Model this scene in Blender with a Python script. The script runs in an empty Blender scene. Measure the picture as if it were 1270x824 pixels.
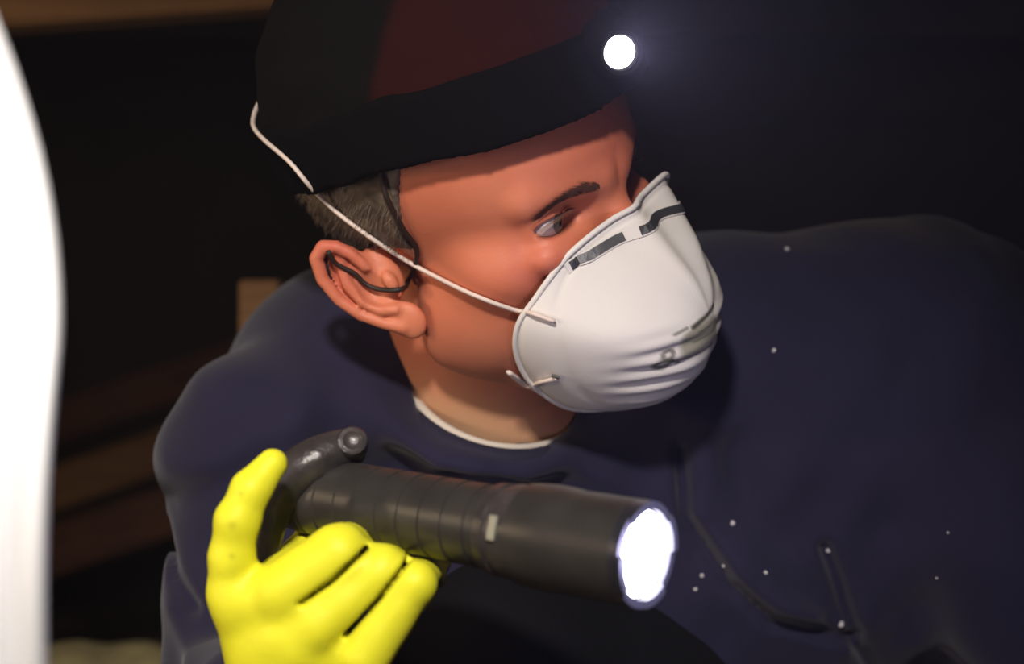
import bpy, math, random
import numpy as np
from mathutils import Vector, Matrix
from mathutils.bvhtree import BVHTree
random.seed(4); rng = np.random.default_rng(4)
S = bpy.context.scene; C = S.collection

# ---------------------------------------------------------------- camera, world, lights, exposure
HAZE = .006; F = 2240.0; CAMZ = 0.5
cd = bpy.data.cameras.new('camera'); cam = bpy.data.objects.new('camera', cd); C.objects.link(cam)
cam.location = (0, -1.0, CAMZ); cam.rotation_euler = (math.pi/2, 0, 0)
cd.sensor_width = 36; cd.lens = F/1270*36; cd.clip_start = .02
cd.dof.use_dof = True; cd.dof.focus_distance = 0.90; cd.dof.aperture_fstop = 5.0
S.camera = cam
w = bpy.data.worlds.new('crawlspace_dark'); S.world = w; w.use_nodes = True
w.node_tree.nodes['Background'].inputs[0].default_value = (.9, .7, .6, 1)
w.node_tree.nodes['Background'].inputs[1].default_value = .02
def area(name, loc, target, size, power, col):
    l = bpy.data.lights.new(name, 'AREA'); l.shape = 'DISK'; l.size = size; l.energy = power; l.color = col
    o = bpy.data.objects.new(name, l); C.objects.link(o); o.location = loc
    o.rotation_euler = (Vector(target)-Vector(loc)).to_track_quat('-Z', 'Y').to_euler()
    return o
def spot(name, loc, target, size, power, col, deg, blend):
    l = bpy.data.lights.new(name, 'SPOT'); l.shadow_soft_size = size; l.energy = power; l.color = col
    l.spot_size = math.radians(deg); l.spot_blend = blend
    o = bpy.data.objects.new(name, l); C.objects.link(o); o.location = loc
    o.rotation_euler = (Vector(target)-Vector(loc)).to_track_quat('-Z', 'Y').to_euler()
    return o
spot('work_light', (-.10, -1.05, 1.0), (-.07, -.10, .395), .045, 50, (1, .92, .84), 43, 1.0)
area('side_light', (-.85, -.80, .45), (-.1, 0, .45), .30, 2.5, (1, .86, .72))
area('joist_fill', (-.95, -.45, .62), (-.6, .34, .75), .10, 2.4, (1, .74, .45))  # unseen warm fill, added to brighten the near joist and the sack
vs = S.view_settings; vs.view_transform = 'Standard'; vs.look = 'None'; vs.exposure = 0.0; vs.gamma = 1; vs.use_curve_mapping = False
S.cycles.use_denoising = True

# ---------------------------------------------------------------- helpers
def W(px, py, y):
    D = y+1.0
    return np.array([(px-635)/F*D, y, CAMZ-(py-412)/F*D])
RH = np.array([[.577, -.803, -.149], [.674, .571, -.469], [.462, .17, .87]])
u_, s_, v_ = np.linalg.svd(RH); RH = u_@v_
TH = np.array([-.0202, 0, CAMZ+.0632])
def H(x, y, z): return RH@(np.array([x, y, z])/1000)+TH
MH = Matrix.Translation(TH) @ Matrix(RH.tolist()).to_4x4()

def tag(o, label=None, cat=None, group=None, kind=None):
    if label: o['label'] = label
    if cat: o['category'] = cat
    if group: o['group'] = group
    if kind: o['kind'] = kind
    return o
def empty(name, loc=(0, 0, 0)):
    o = bpy.data.objects.new(name, None); o.location = loc; C.objects.link(o); o.empty_display_size = .02; return o
def world_of(p):
    M = Matrix.Translation(p.location)
    return (world_of(p.parent) @ p.matrix_parent_inverse @ M) if p.parent else M
def link(name, me, mat, parent=None, smooth=True):
    o = bpy.data.objects.new(name, me); C.objects.link(o)
    if mat: me.materials.append(mat)
    if smooth: me.polygons.foreach_set('use_smooth', [True]*len(me.polygons))
    if parent:
        o.parent = parent
        o.matrix_parent_inverse = world_of(parent).inverted()
    return o
def mesh(name, v, f):
    me = bpy.data.meshes.new(name); me.from_pydata([tuple(map(float, p)) for p in v], [], f); me.update(); return me
def origin_to(o, p):
    "move the origin of a mesh object to world point p"
    p = Vector(p); o.data.transform(Matrix.Translation(-p)); o.location = o.location + p; return o

class MB:
    def __init__(s): s.v = []; s.f = []
    def add(s, v, f):
        n = len(s.v); s.v += [tuple(map(float, p)) for p in v]; s.f += [tuple(i+n for i in q) for q in f]
    def tube(s, pts, r, n=10, cap=True, closed=False, flat=1.0, up=None):
        pts = [Vector(p) for p in pts]; m = len(pts)
        rs = r if hasattr(r, '__len__') else [r]*m
        nrm = None; vv = []
        for i, p in enumerate(pts):
            a = pts[(i-1) % m] if (closed or i) else p; b = pts[(i+1) % m] if (closed or i < m-1) else p
            t = (b-a).normalized()
            if nrm is None:
                nrm = (Vector(up) if up is not None else (Vector((0, 0, 1)) if abs(t.z) < .9 else Vector((1, 0, 0))))
            if up is not None: nrm = Vector(up)
            nrm = (nrm - t*nrm.dot(t)).normalized(); bn = t.cross(nrm)
            for k in range(n):
                a_ = 2*math.pi*k/n
                vv.append(p + nrm*math.cos(a_)*rs[i]*flat + bn*math.sin(a_)*rs[i])
        ff = []
        for i in range(m if closed else m-1):
            for k in range(n):
                j = (i+1) % m
                ff.append((i*n+k, i*n+(k+1) % n, j*n+(k+1) % n, j*n+k))
        if cap and not closed:
            ff.append(tuple(range(n))[::-1]); ff.append(tuple((m-1)*n+k for k in range(n)))
        s.add(vv, ff)
    def lathe(s, o, ax, prof, n=48, side=(0, 0, 1)):
        "prof: (distance along axis, radius) or (d, fn(angle)) pairs"
        o = Vector(o); ax = Vector(ax).normalized(); u = Vector(side); u = (u-ax*u.dot(ax)).normalized(); v = ax.cross(u)
        vv = []; ff = []
        for d, r in prof:
            for k in range(n):
                a = 2*math.pi*k/n; rr = r(a) if callable(r) else r
                vv.append(o+ax*d+(u*math.cos(a)+v*math.sin(a))*rr)
        for i in range(len(prof)-1):
            for k in range(n): ff.append((i*n+k, i*n+(k+1) % n, (i+1)*n+(k+1) % n, (i+1)*n+k))
        s.add(vv, ff)
    def box(s, c, ax, ay, az, bev=0):
        c = Vector(c); ax = Vector(ax); ay = Vector(ay); az = Vector(az)
        if not bev:
            vv = [c+ax*i+ay*j+az*k for i in (-1, 1) for j in (-1, 1) for k in (-1, 1)]
            s.add(vv, [(0, 1, 3, 2), (4, 6, 7, 5), (0, 4, 5, 1), (2, 3, 7, 6), (0, 2, 6, 4), (1, 5, 7, 3)]); return
        vv = []; idx = {}
        L = [a.length for a in (ax, ay, az)]; U = [a.normalized() for a in (ax, ay, az)]
        for i in (-1, 1):
            for j in (-1, 1):
                for k in (-1, 1):
                    for q in range(3):
                        e = [L[0]-bev, L[1]-bev, L[2]-bev]; e[q] = L[q]
                        idx[(i, j, k, q)] = len(vv); vv.append(c+U[0]*i*e[0]+U[1]*j*e[1]+U[2]*k*e[2])
        ff = []
        for q in range(3):
            o = [a for a in range(3) if a != q]
            for sg in (-1, 1):
                lp = []
                for a, b in ((-1, -1), (1, -1), (1, 1), (-1, 1)):
                    t = [0, 0, 0]; t[q] = sg; t[o[0]] = a; t[o[1]] = b; lp.append(idx[(*t, q)])
                ff.append(tuple(lp))
            for a in (-1, 1):
                for b in (-1, 1):
                    lp = []
                    for c_, qq in ((-1, o[0]), (1, o[0]), (1, o[1]), (-1, o[1])):
                        t = [0, 0, 0]; t[q] = c_; t[o[0]] = a; t[o[1]] = b; lp.append(idx[(*t, qq)])
                    ff.append(tuple(lp))
        for i in (-1, 1):
            for j in (-1, 1):
                for k in (-1, 1): ff.append(tuple(idx[(i, j, k, q)] for q in range(3)))
        s.add(vv, ff)
    def build(s, name, mat, parent=None, smooth=True, fixn=True):
        me = mesh(name, s.v, s.f)
        if fixn:
            import bmesh
            b = bmesh.new(); b.from_mesh(me); bmesh.ops.recalc_face_normals(b, faces=b.faces); b.to_mesh(me); b.free()
        return link(name, me, mat, parent, smooth)
def autosmooth(o, deg=35):
    me = o.data; import bmesh
    b = bmesh.new(); b.from_mesh(me); b.normal_update()
    for e in b.edges:
        if len(e.link_faces) == 2 and e.calc_face_angle(0) > math.radians(deg): e.smooth = False
    b.to_mesh(me); b.free()
def spline(pts, n):
    P = [Vector(p) for p in pts]; out = []
    P = [P[0]*2-P[1]]+P+[P[-1]*2-P[-2]]
    for i in range(1, len(P)-2):
        for k in range(n):
            t = k/n; a, b, c, d = P[i-1:i+3]
            out.append(.5*((2*b)+(c-a)*t+(2*a-5*b+4*c-d)*t*t+(3*b-a-3*c+d)*t**3))
    out.append(P[-2]); return out

# ---- signed distance toolkit + sparse surface nets
def smin(a, b, k):
    h = np.clip(.5+.5*(b-a)/k, 0, 1); return b*(1-h)+a*h-k*h*(1-h)
def smax(a, b, k): return -smin(-a, -b, k)
def ell(p, c, r):
    x = (p[0]-c[0]); y = (p[1]-c[1]); z = (p[2]-c[2])
    k0 = np.sqrt((x/r[0])**2+(y/r[1])**2+(z/r[2])**2)+1e-9
    k1 = np.sqrt((x/r[0]**2)**2+(y/r[1]**2)**2+(z/r[2]**2)**2)+1e-9
    return k0*(k0-1)/k1
def cone(p, a, b, ra, rb):
    a = np.asarray(a, float); d = np.asarray(b, float)-a
    px, py, pz = p[0]-a[0], p[1]-a[1], p[2]-a[2]
    t = np.clip((px*d[0]+py*d[1]+pz*d[2])/(d@d), 0, 1)
    return np.sqrt((px-d[0]*t)**2+(py-d[1]*t)**2+(pz-d[2]*t)**2)-(ra+(rb-ra)*t)
def chain(p, pts, rs, k=0.0):
    d = None
    for i in range(len(pts)-1):
        e = cone(p, pts[i], pts[i+1], rs[i], rs[i+1]); d = e if d is None else (np.minimum(d, e) if k == 0 else smin(d, e, k))
    return d
def nets(fn, lo, hi, h, bs=14, slack=1.35):
    lo = np.array(lo, float); hi = np.array(hi, float)
    nb = np.ceil((hi-lo)/h/bs).astype(int)
    g = np.stack(np.meshgrid(*[np.arange(n) for n in nb], indexing='ij'), -1).reshape(-1, 3)
    cc = lo+(g+.5)*bs*h
    d = fn((cc[:, 0], cc[:, 1], cc[:, 2]))
    act = g[np.abs(d) < bs*h*.87*slack]
    G = (nb*bs+2).astype(np.int64)
    cid = lambda i, j, k: (i*G[1]+j)*G[2]+k
    r = np.arange(bs+1); off = np.stack(np.meshgrid(r, r, r, indexing='ij'), -1)
    VI = []; VP = []; Q = []
    for s0 in range(0, len(act), 160):
        A = act[s0:s0+160]; base = A[:, None, None, None, :]*bs+off[None]
        P = lo+base*h
        D = fn((P[..., 0], P[..., 1], P[..., 2])); I = D < 0
        # cell vertices
        acc = np.zeros((len(A), bs, bs, bs, 3)); cnt = np.zeros((len(A), bs, bs, bs))
        sl = {0: slice(0, bs), 1: slice(1, bs+1)}
        for ax in range(3):
            o = [a for a in range(3) if a != ax]
            for u in (0, 1):
                for v in (0, 1):
                    i0 = [0, 0, 0]; i0[o[0]] = u; i0[o[1]] = v; i1 = list(i0); i1[ax] = 1
                    s_a = (slice(None),)+tuple(sl[i] for i in i0); s_b = (slice(None),)+tuple(sl[i] for i in i1)
                    da, db = D[s_a], D[s_b]; m = I[s_a] != I[s_b]
                    t = np.where(m, da/np.where(m, da-db, 1), 0)
                    cnt += m
                    for q in range(3): acc[..., q] += m*((t if q == ax else i0[q]))
        m = cnt > 0; pos = acc[m]/cnt[m][:, None]; cell = base[:, :bs, :bs, :bs][m]
        VI.append(cid(cell[:, 0], cell[:, 1], cell[:, 2])); VP.append(lo+(cell+pos)*h)
        for ax in range(3):
            i1 = [0, 0, 0]; i1[ax] = 1
            s_a = (slice(None),)+(slice(0, bs),)*3; s_b = (slice(None),)+tuple(sl[i] for i in i1)
            m = I[s_a] != I[s_b]; c = base[:, :bs, :bs, :bs][m]; inside = I[s_a][m]
            u, v = [(1, 2), (2, 0), (0, 1)][ax]; e = np.eye(3, dtype=int)
            q = np.stack([c-e[u]-e[v], c-e[v], c, c-e[u]], 1)
            ids = cid(q[..., 0], q[..., 1], q[..., 2])
            ids[~inside] = ids[~inside][:, ::-1]
            ids[(c[:, u] == 0) | (c[:, v] == 0)] = -1
            Q.append(ids)
    VI = np.concatenate(VI); VP = np.concatenate(VP); Q = np.concatenate(Q)
    o = np.argsort(VI); VI = VI[o]; VP = VP[o]
    ix = np.clip(np.searchsorted(VI, Q), 0, len(VI)-1); ok = (VI[ix] == Q).all(1); Q = ix[ok]
    used = np.unique(Q); mp = np.zeros(len(VI), int); mp[used] = np.arange(len(used))
    return VP[used], mp[Q]
def npmesh(name, V, Q):
    me = bpy.data.meshes.new(name)
    me.vertices.add(len(V)); me.vertices.foreach_set('co', V.astype(np.float32).ravel())
    me.loops.add(Q.size); me.loops.foreach_set('vertex_index', Q.astype(np.int32).ravel())
    me.polygons.add(len(Q)); me.polygons.foreach_set('loop_start', np.arange(0, Q.size, 4, dtype=np.int32))
    me.polygons.foreach_set('loop_total', np.full(len(Q), 4, np.int32)); me.update(calc_edges=True); me.validate(); return me
def attr(me, name, vals):
    a = me.attributes.new(name, 'FLOAT', 'POINT'); a.data.foreach_set('value', np.asarray(vals, np.float32))

# ---- materials
def mat(name, col, rough=.6, metal=0, **k):
    m = bpy.data.materials.new(name); m.use_nodes = True; n = m.node_tree.nodes; l = m.node_tree.links
    b = n['Principled BSDF']; b.inputs['Base Color'].default_value = (*col, 1); b.inputs['Roughness'].default_value = rough
    b.inputs['Metallic'].default_value = metal
    if 'spec' in k: b.inputs['Specular IOR Level'].default_value = k['spec']
    if 'emit' in k: b.inputs['Emission Color'].default_value = (*k['emit'], 1); b.inputs['Emission Strength'].default_value = k['es']
    if 'sss' in k:
        b.inputs['Subsurface Weight'].default_value = k['sss']; b.inputs['Subsurface Radius'].default_value = (1, .3, .15); b.inputs['Subsurface Scale'].default_value = .006
    if 'sheen' in k: b.inputs['Sheen Weight'].default_value = k['sheen']
    tc = n.new('ShaderNodeTexCoord')
    src = tc.outputs['Object']
    if 'stretch' in k:
        mp = n.new('ShaderNodeMapping'); l.new(src, mp.inputs[0]); mp.inputs['Scale'].default_value = k['stretch']; src = mp.outputs[0]
    colsock = None
    if 'col2' in k:
        nz = n.new('ShaderNodeTexNoise'); nz.inputs['Scale'].default_value = k.get('cs', 30); nz.inputs['Detail'].default_value = 5; l.new(src, nz.inputs[0])
        rp = n.new('ShaderNodeValToRGB'); rp.color_ramp.elements[0].position = k.get('p0', .35); rp.color_ramp.elements[1].position = k.get('p1', .65)
        rp.color_ramp.elements[0].color = (*col, 1); rp.color_ramp.elements[1].color = (*k['col2'], 1)
        l.new(nz.outputs[0], rp.inputs[0]); colsock = rp.outputs[0]
    for an, ac in k.get('masks', ()):                     # attribute-driven second colours
        at = n.new('ShaderNodeAttribute'); at.attribute_name = an
        mx = n.new('ShaderNodeMix'); mx.data_type = 'RGBA'; l.new(at.outputs['Fac'], mx.inputs[0])
        if colsock: l.new(colsock, mx.inputs[6])
        else: mx.inputs[6].default_value = (*col, 1)
        mx.inputs[7].default_value = (*ac, 1); colsock = mx.outputs[2]
    if colsock: l.new(colsock, b.inputs['Base Color'])
    if 'bump' in k:
        nb = n.new('ShaderNodeTexNoise'); nb.inputs['Scale'].default_value = k.get('bs', 400); nb.inputs['Detail'].default_value = 4; l.new(src, nb.inputs[0])
        bp = n.new('ShaderNodeBump'); bp.inputs['Strength'].default_value = k['bump']; bp.inputs['Distance'].default_value = k.get('bd', .001)
        l.new(nb.outputs[0], bp.inputs['Height']); l.new(bp.outputs[0], b.inputs['Normal'])
    return m
M = dict(
 skin=mat('skin', (.60, .175, .095), .50, col2=(.67, .22, .12), cs=22, sss=.12, bump=.25, bs=700, bd=.0006, spec=.35,
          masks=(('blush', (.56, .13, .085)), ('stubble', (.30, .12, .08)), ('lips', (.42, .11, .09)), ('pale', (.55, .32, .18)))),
 hair=mat('hair', (.055, .038, .028), .55, col2=(.17, .125, .09), cs=60),
 brow=mat('brow_hair', (.13, .045, .03), .6),
 sclera=mat('eye_white', (.62, .50, .46), .2),
 iris=mat('iris', (.10, .10, .08), .15, col2=(.17, .17, .14), cs=900),
 pupil=mat('pupil', (.003, .003, .003), .08),
 shirt=mat('navy_cotton', (.013, .011, .034), .85, col2=(.016, .014, .041), cs=14, bump=.35, bs=900, bd=.0005, sheen=.15, spec=.2, masks=(('dust', (.060, .050, .036)),)),
 rib=mat('navy_rib', (.011, .010, .030), .85, bump=.4, bs=1200, bd=.0004),
 under=mat('undershirt_white', (.62, .55, .47), .8, bump=.3, bs=900),
 cap=mat('cap_cloth', (.022, .0036, .0030), .95, spec=.1, bump=.5, bs=600, bd=.0008, masks=(('black', (.0032, .0028, .0024)),)),
 band=mat('black_elastic', (.0032, .003, .0032), .95, spec=.05, bump=.5, bs=1500, bd=.0005),
 knee_fill=mat('knee_fill_black', (.0035, .0035, .005), .9, spec=.15, bump=.4, bs=500),
 mask=mat('mask_felt', (.74, .70, .67), .85, bump=.35, bs=1500, bd=.0004, spec=.2, masks=(('print', (.33, .31, .25)), ('ink', (.07, .065, .05)))),
 clip=mat('dark_metal_strip', (.09, .09, .10), .45, .6, bump=.2, bs=300),
 strap=mat('white_elastic', (.74, .62, .56), .7, bump=.4, bs=2500, bd=.0003),
 staple=mat('staple_steel', (.20, .20, .20), .35, .8),
 cord=mat('dark_cord', (.02, .009, .006), .6),
 blk=mat('black_anodised', (.028, .025, .024), .38, col2=(.038, .034, .032), cs=40, bump=.15, bs=500, spec=.5),
 blk2=mat('black_rubber', (.030, .026, .026), .32, col2=(.06, .05, .05), cs=60, bump=.5, bs=160, bd=.0015),
 steel=mat('worn_bezel', (.10, .10, .13), .3, .8),
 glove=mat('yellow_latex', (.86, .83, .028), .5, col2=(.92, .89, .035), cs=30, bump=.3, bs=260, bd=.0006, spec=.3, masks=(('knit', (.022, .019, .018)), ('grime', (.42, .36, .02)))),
 white=mat('white_plastic', (.86, .86, .88), .5),
 dirt=mat('dirt', (.17, .13, .07), .95, col2=(.10, .075, .045), cs=6, bump=1, bs=18, bd=.03),
 wood=mat('rough_wood', (.20, .10, .035), .8, col2=(.13, .060, .022), cs=6, stretch=(1, 14, 14), bump=.5, bs=30, bd=.002),
 woodd=mat('dark_wood', (.095, .030, .012), .85, col2=(.055, .018, .008), cs=5, stretch=(1, 12, 12), bump=.5, bs=30, bd=.002),
 block=mat('dark_block', (.030, .022, .017), .95, col2=(.020, .014, .011), cs=9, bump=.8, bs=60, bd=.004),
 debris=mat('pale_debris', (.55, .53, .55), .8),
 lamp=mat('lamp_glow', (1, 1, 1), .4, emit=(.93, .94, 1), es=14),
 torch=mat('torch_glow', (1, 1, 1), .4, emit=(.97, .97, 1), es=9),
)

# ---------------------------------------------------------------- the crawlspace
floor = MB(); nx, ny = 60, 50; vv = []
for j in range(ny):
    for i in range(nx):
        x = -3+6*i/(nx-1); y = -1.4+3.7*j/(ny-1)
        vv.append((x, y, .018*math.sin(x*7+y*3)+.014*math.sin(y*11-x*4)+.012*math.sin(x*17+y*13)))
floor.add(vv, [(j*nx+i, j*nx+i+1, (j+1)*nx+i+1, (j+1)*nx+i) for j in range(ny-1) for i in range(nx-1)])
tag(floor.build('floor', M['dirt']), 'bare dirt floor of the crawlspace', kind='structure')
# block walls: every block a part
def block_wall(name, o, du, n_u, lab):
    root = tag(empty(name, o), lab, kind='structure')
    core = MB(); du = Vector(du).normalized(); nn = du.cross(Vector((0, 0, 1)))
    L = n_u*.4
    core.box(Vector(o)+du*L/2+nn*.03+Vector((0, 0, .6)), du*L/2, nn*.05, Vector((0, 0, .62)))
    core.build('mortar', M['block'], root, False)
    proto = None
    for r in range(6):
        for k in range(n_u):
            c = Vector(o)+du*((k+.5+(.25 if r % 2 else -.25))*.4)+Vector((0, 0, r*.2+.1))
            if proto is None:
                b = MB(); b.box((0, 0, 0), du*.195, nn*.05, Vector((0, 0, .095)), .008)
                proto = mesh('block', b.v, b.f); proto.materials.append(M['block'])
            ob = bpy.data.objects.new('block', proto); C.objects.link(ob); ob.parent = root
            ob.location = c-Vector(o)-nn*(.04+.004*((r*7+k*3) % 3))
block_wall('wall_back', (-3.0, 2.2, 0), (1, 0, 0), 15, 'dark masonry block wall at the back of the crawlspace')
# ceiling: subfloor boards over joists
ceil = tag(empty('ceiling', (0, 1.1, .96)), 'dark board subfloor carried on timber joists', kind='structure')
pm = None
for k in range(13):
    x = -2.9+k*.48
    b = MB(); b.box((x, 1.1, .975+.003*(k % 2)), (.237, 0, 0), (0, 1.2, 0), (0, 0, .012), .003)
    b.build('plank', M['block'], ceil, False)
for k, y in enumerate((.34, 1.15, 1.95)):
    b = MB(); b.box((0, y, .845+(.0 if k == 0 else .065)), (2.9, 0, 0), (0, .022, 0), (0, 0, .115 if k == 0 else .06), .004)
    jo = b.build('joist', M['wood'] if k == 0 else M['block'], ceil, False)
    if k == 0:
        tag(jo, 'nearest joist of paler orange-brown wood'); jo.data.transform(Matrix.Translation((-.35, 0, .73)) @ Matrix.Rotation(math.radians(-4.0), 4, 'Y') @ Matrix.Translation((.35, 0, -.735)))
# timber scraps stacked on the dirt on the left
def plank(px0, py0, px1, py1, y, th, dep, m, label, name='wood_plank'):
    a = Vector(W(px0, py0, y)); b = Vector(W(px1, py1, y+.12)); d = (b-a); c = (a+b)/2
    dn = d.normalized(); up = Vector((0, 0, 1)); sd = dn.cross(up).normalized(); up = sd.cross(dn)
    q = MB(); q.box(c, d/2, sd*dep, up*th, .004)
    o = q.build(name, M[m], None, False); origin_to(o, c-up*th)
    return tag(o, label, 'plank', 'timber boards stacked at the left')
plank(-260, 790, 420, 560, 1.20, .030, .05, 'woodd', 'lowest dark board of the tilted stack behind the left sleeve')
plank(-260, 722, 420, 480, 1.34, .028, .05, 'wood', 'middle paler board of the tilted stack behind the left sleeve')
plank(-260, 640, 420, 400, 1.48, .028, .05, 'woodd', 'topmost reddish dark board of the tilted stack behind the left sleeve')
q = MB(); p0 = W(328, 348, .40); q.box((p0[0], .40, p0[2]/2), (.016, 0, 0), (0, .03, 0), (0, 0, p0[2]/2), .003)
o = q.build('wood_post', M['wood'], None, False); origin_to(o, (p0[0], .40, 0))
tag(o, 'short tan wooden post behind the left-hand shoulder, only its top showing', 'post')
# bundled sacking on the dirt at the lower left
def sackf(p):
    c = W(60, 880, .55)
    d = ell(p, c, (.20, .12, .055)); d = smin(d, ell(p, c+np.array([.02, .05, -.06]), (.24, .14, .06)), .03)
    d = smin(d, cone(p, c+np.array([-.2, .02, -.13]), c+np.array([.16, .02, -.16]), .12, .10), .05)
    return d-.004*np.sin(p[0]*70+p[1]*30)*np.sin(p[0]*31-p[2]*60)
kv, kq = nets(sackf, (-.7, .25, -.02), (.1, .95, .42), .006)
o = link('burlap_sack', npmesh('burlap_sack', kv, kq), mat('burlap', (.42, .36, .17), .95, col2=(.30, .25, .12), cs=30, bump=.8, bs=300, bd=.002)); origin_to(o, (-.3, .55, 0))
tag(o, 'rumpled khaki sack on the dirt at the bottom left, beside the white sheet', 'sack')
# white hanging plastic at the left edge, near the camera
q = MB(); yy = -.46; n = 60; vv = []
for j in range(n):
    t = j/(n-1); py = -120+t*1080
    px = 60-(abs(430-py)/340)**1.6*68 if py < 430 else 60-((py-430)/400)**1.5*10
    for i in range(40):
        s = i/39
        c = W(px, py, yy); x = c[0]-s*.22
        y = yy+.012*math.sin(s*26+.6*math.sin(t*5))+.03*s+.012*math.exp(-((s-.02)/.03)**2)*math.sin(t*7)
        vv.append((x, y, c[2]))
q.add(vv, [(j*40+i, j*40+i+1, (j+1)*40+i+1, (j+1)*40+i) for j in range(n-1) for i in range(39)])
o = q.build('plastic_sheet', M['white']); md = o.modifiers.new('thick', 'SOLIDIFY'); md.thickness = .004
origin_to(o, (W(0, 900, yy)[0]-.05, yy, .26)); tag(o, 'blurred bright white sheet hanging at the left edge of the picture', 'sheet')

# ---------------------------------------------------------------- the person: distance fields
def to_head(p):
    x = p[0]-TH[0]; y = p[1]-TH[1]; z = p[2]-TH[2]
    return tuple((RH[0, i]*x+RH[1, i]*y+RH[2, i]*z)*1000 for i in range(3))
EYE = np.array([32., -71., 25.])
def cranium(q):
    d = ell(q, (0, 8, 55), (76, 98, 82))
    return smin(d, ell(q, (0, -28, 50), (63, 70, 54)), 18)
ear_u = np.array([.50, .72, -.46]); ear_u /= np.linalg.norm(ear_u)
ear_v = np.array([.14, .62, .78]); ear_v -= ear_u*(ear_v@ear_u); ear_v /= np.linalg.norm(ear_v); ear_w = np.cross(ear_u, ear_v)
def ear(q):
    x = np.abs(q[0])-71; y = q[1]-5; z = q[2]+1
    U, V, Wc = (x*a[0]+y*a[1]+z*a[2] for a in (ear_u, ear_v, ear_w))
    Wc = Wc if ear_w[0] > 0 else -Wc
    e = (U, V, Wc)
    d = ell(e, (16, 3, 0), (13, 27, 3.2))
    d = smin(d, ell(e, (5.5, -26, 1), (9.0, 11, 4.2)), 5)
    hp = [(8, 3, 3), (7, 12, 4), (9, 21, 5), (13, 28, 5.5), (19, 32, 5.5), (26, 29, 5.5), (30, 18, 5.5), (29.5, 4, 5), (25, -9, 4.5), (17, -20, 4), (10, -27, 3)]
    d = smin(d, chain(e, hp, [2.4, 2.8, 3.2, 3.6, 3.8, 3.8, 3.5, 3.2, 3, 3, 3.5]), 2.2)
    d = smin(d, chain(e, [(14, 26, 2.5), (18, 17, 4), (20.5, 8, 5), (19, -4, 5), (14, -13, 4.5), (7, -17, 4)], [2.5, 3, 3.2, 3.2, 3, 3]), 2)
    d = smax(d, -ell(e, (10, -1, 6), (7.5, 10, 7)), 2)
    d = smin(d, ell(e, (0.5, -3, 3.5), (3.6, 6, 3.5)), 2)
    d = smin(d, ell(e, (4, 2, -5), (9, 16, 6)), 4)
    return d
def head(q):
    ax = np.abs(q[0]); s = (ax, q[1], q[2])
    d = cranium(q)
    d = smin(d, ell(q, (0, -34, -6), (57, 58, 68)), 16)
    d = smin(d, ell(s, (45, -50, 0), (22, 25, 19)), 14)
    d = smin(d, cone(s, (47, -12, -50), (13, -76, -83), 15, 14), 22)
    d = smin(d, ell(s, (44, -28, -34), (22, 34, 30)), 16)
    d = smin(d, ell(q, (0, -80, -82), (17, 15, 14)), 12)
    d = smin(d, cone(s, (7, -92, 40), (44, -72, 41), 8, 9), 9)
    d = smax(d, -ell(s, (33, -97, 25), (18, 19, 13)), 9)
    d = smin(d, ell(s, (34, -80, 9), (17, 10, 9)), 10)
    # lids over the eyeball, slit open
    lx, ly, lz = s[0]-EYE[0], s[1]-EYE[1], s[2]-EYE[2]
    ball = np.sqrt(lx**2+ly**2+lz**2)
    d = smin(d, ball-14.4, 4)
    slit = np.maximum(ell((lx, ly, lz), (1, -13, -1.0), (15.5, 12, 5.6)), ly+2)
    d = smax(d, -slit, 1.2); d = np.maximum(d, -(ball-11.6))
    # nose, lips
    d = smin(d, chain(q, [(0, -90, 30), (0, -100, 14), (0, -114, -10)], [8, 8, 9.5]), 9)
    d = smin(d, ell(q, (0, -115, -14), (11, 11, 9)), 6)
    d = smin(d, ell(s, (13, -103, -17), (7, 10, 7.5)), 5)
    d = smax(d, -ell(s, (7, -109, -24), (3.2, 5, 4)), 2)
    d = smin(d, cone(s, (0, -97, -41), (22, -86, -45), 5, 2.5), 4)
    d = smin(d, cone(s, (0, -96, -51), (20, -86, -47), 6, 2.5), 4)
    return smin(d, ear(q), 2.5)
def near_only(fn, p, c, rad):
    "evaluate a costly field only near c; elsewhere a safe lower bound"
    x, y, z = (np.asarray(a) for a in p)
    D = np.sqrt((x-c[0])**2+(y-c[1])**2+(z-c[2])**2); m = D < rad+.04
    out = D-rad; 
    if m.any(): out[m] = fn((x[m], y[m], z[m]))
    return out
def head_w(p): return near_only(lambda p: head(to_head(p))/1000, p, H(0, -5, 25), .160)
S1 = W(336, 578, .05)
def torso(p):
    d = cone(p, W(760, 590, .19), W(820, 1050, .22), .145, .16)
    d = smin(d, cone(p, W(480, 640, .15), W(520, 1050, .15), .10, .12), .06)
    d = smin(d, cone(p, S1, W(480, 455, .10), .056, .055), .04)
    d = smin(d, cone(p, W(480, 455, .10), W(640, 480, .15), .055, .08), .04)
    d = smin(d, cone(p, W(615, 660, .115), W(640, 930, .14), .090, .12), .05)
    d = smin(d, cone(p, W(405, 465, .13), W(500, 470, .17), .055, .065), .03)
    d = smin(d, cone(p, W(860, 490, .14), W(1130, 472, .12), .095, .080), .05)
    d = smin(d, cone(p, W(1000, 640, .15), W(1130, 472, .12), .12, .085), .06)
    d = smin(d, cone(p, W(1130, 472, .10), W(1390, 850, .02), .078, .06), .03)
    return d
ELB = W(318, 880, .0); WR = W(335, 900, -.165)
def rarm(p):
    return chain(p, [S1, ELB], [.056, .047])
def farm(p): return cone(p, ELB+np.array([0, -.0, -.0]), WR, .040, .027)
NB = W(624, 556, .085); NT = H(4, 20, -45)
def neck(p): return cone(p, NT, NB, .048, .055)
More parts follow.
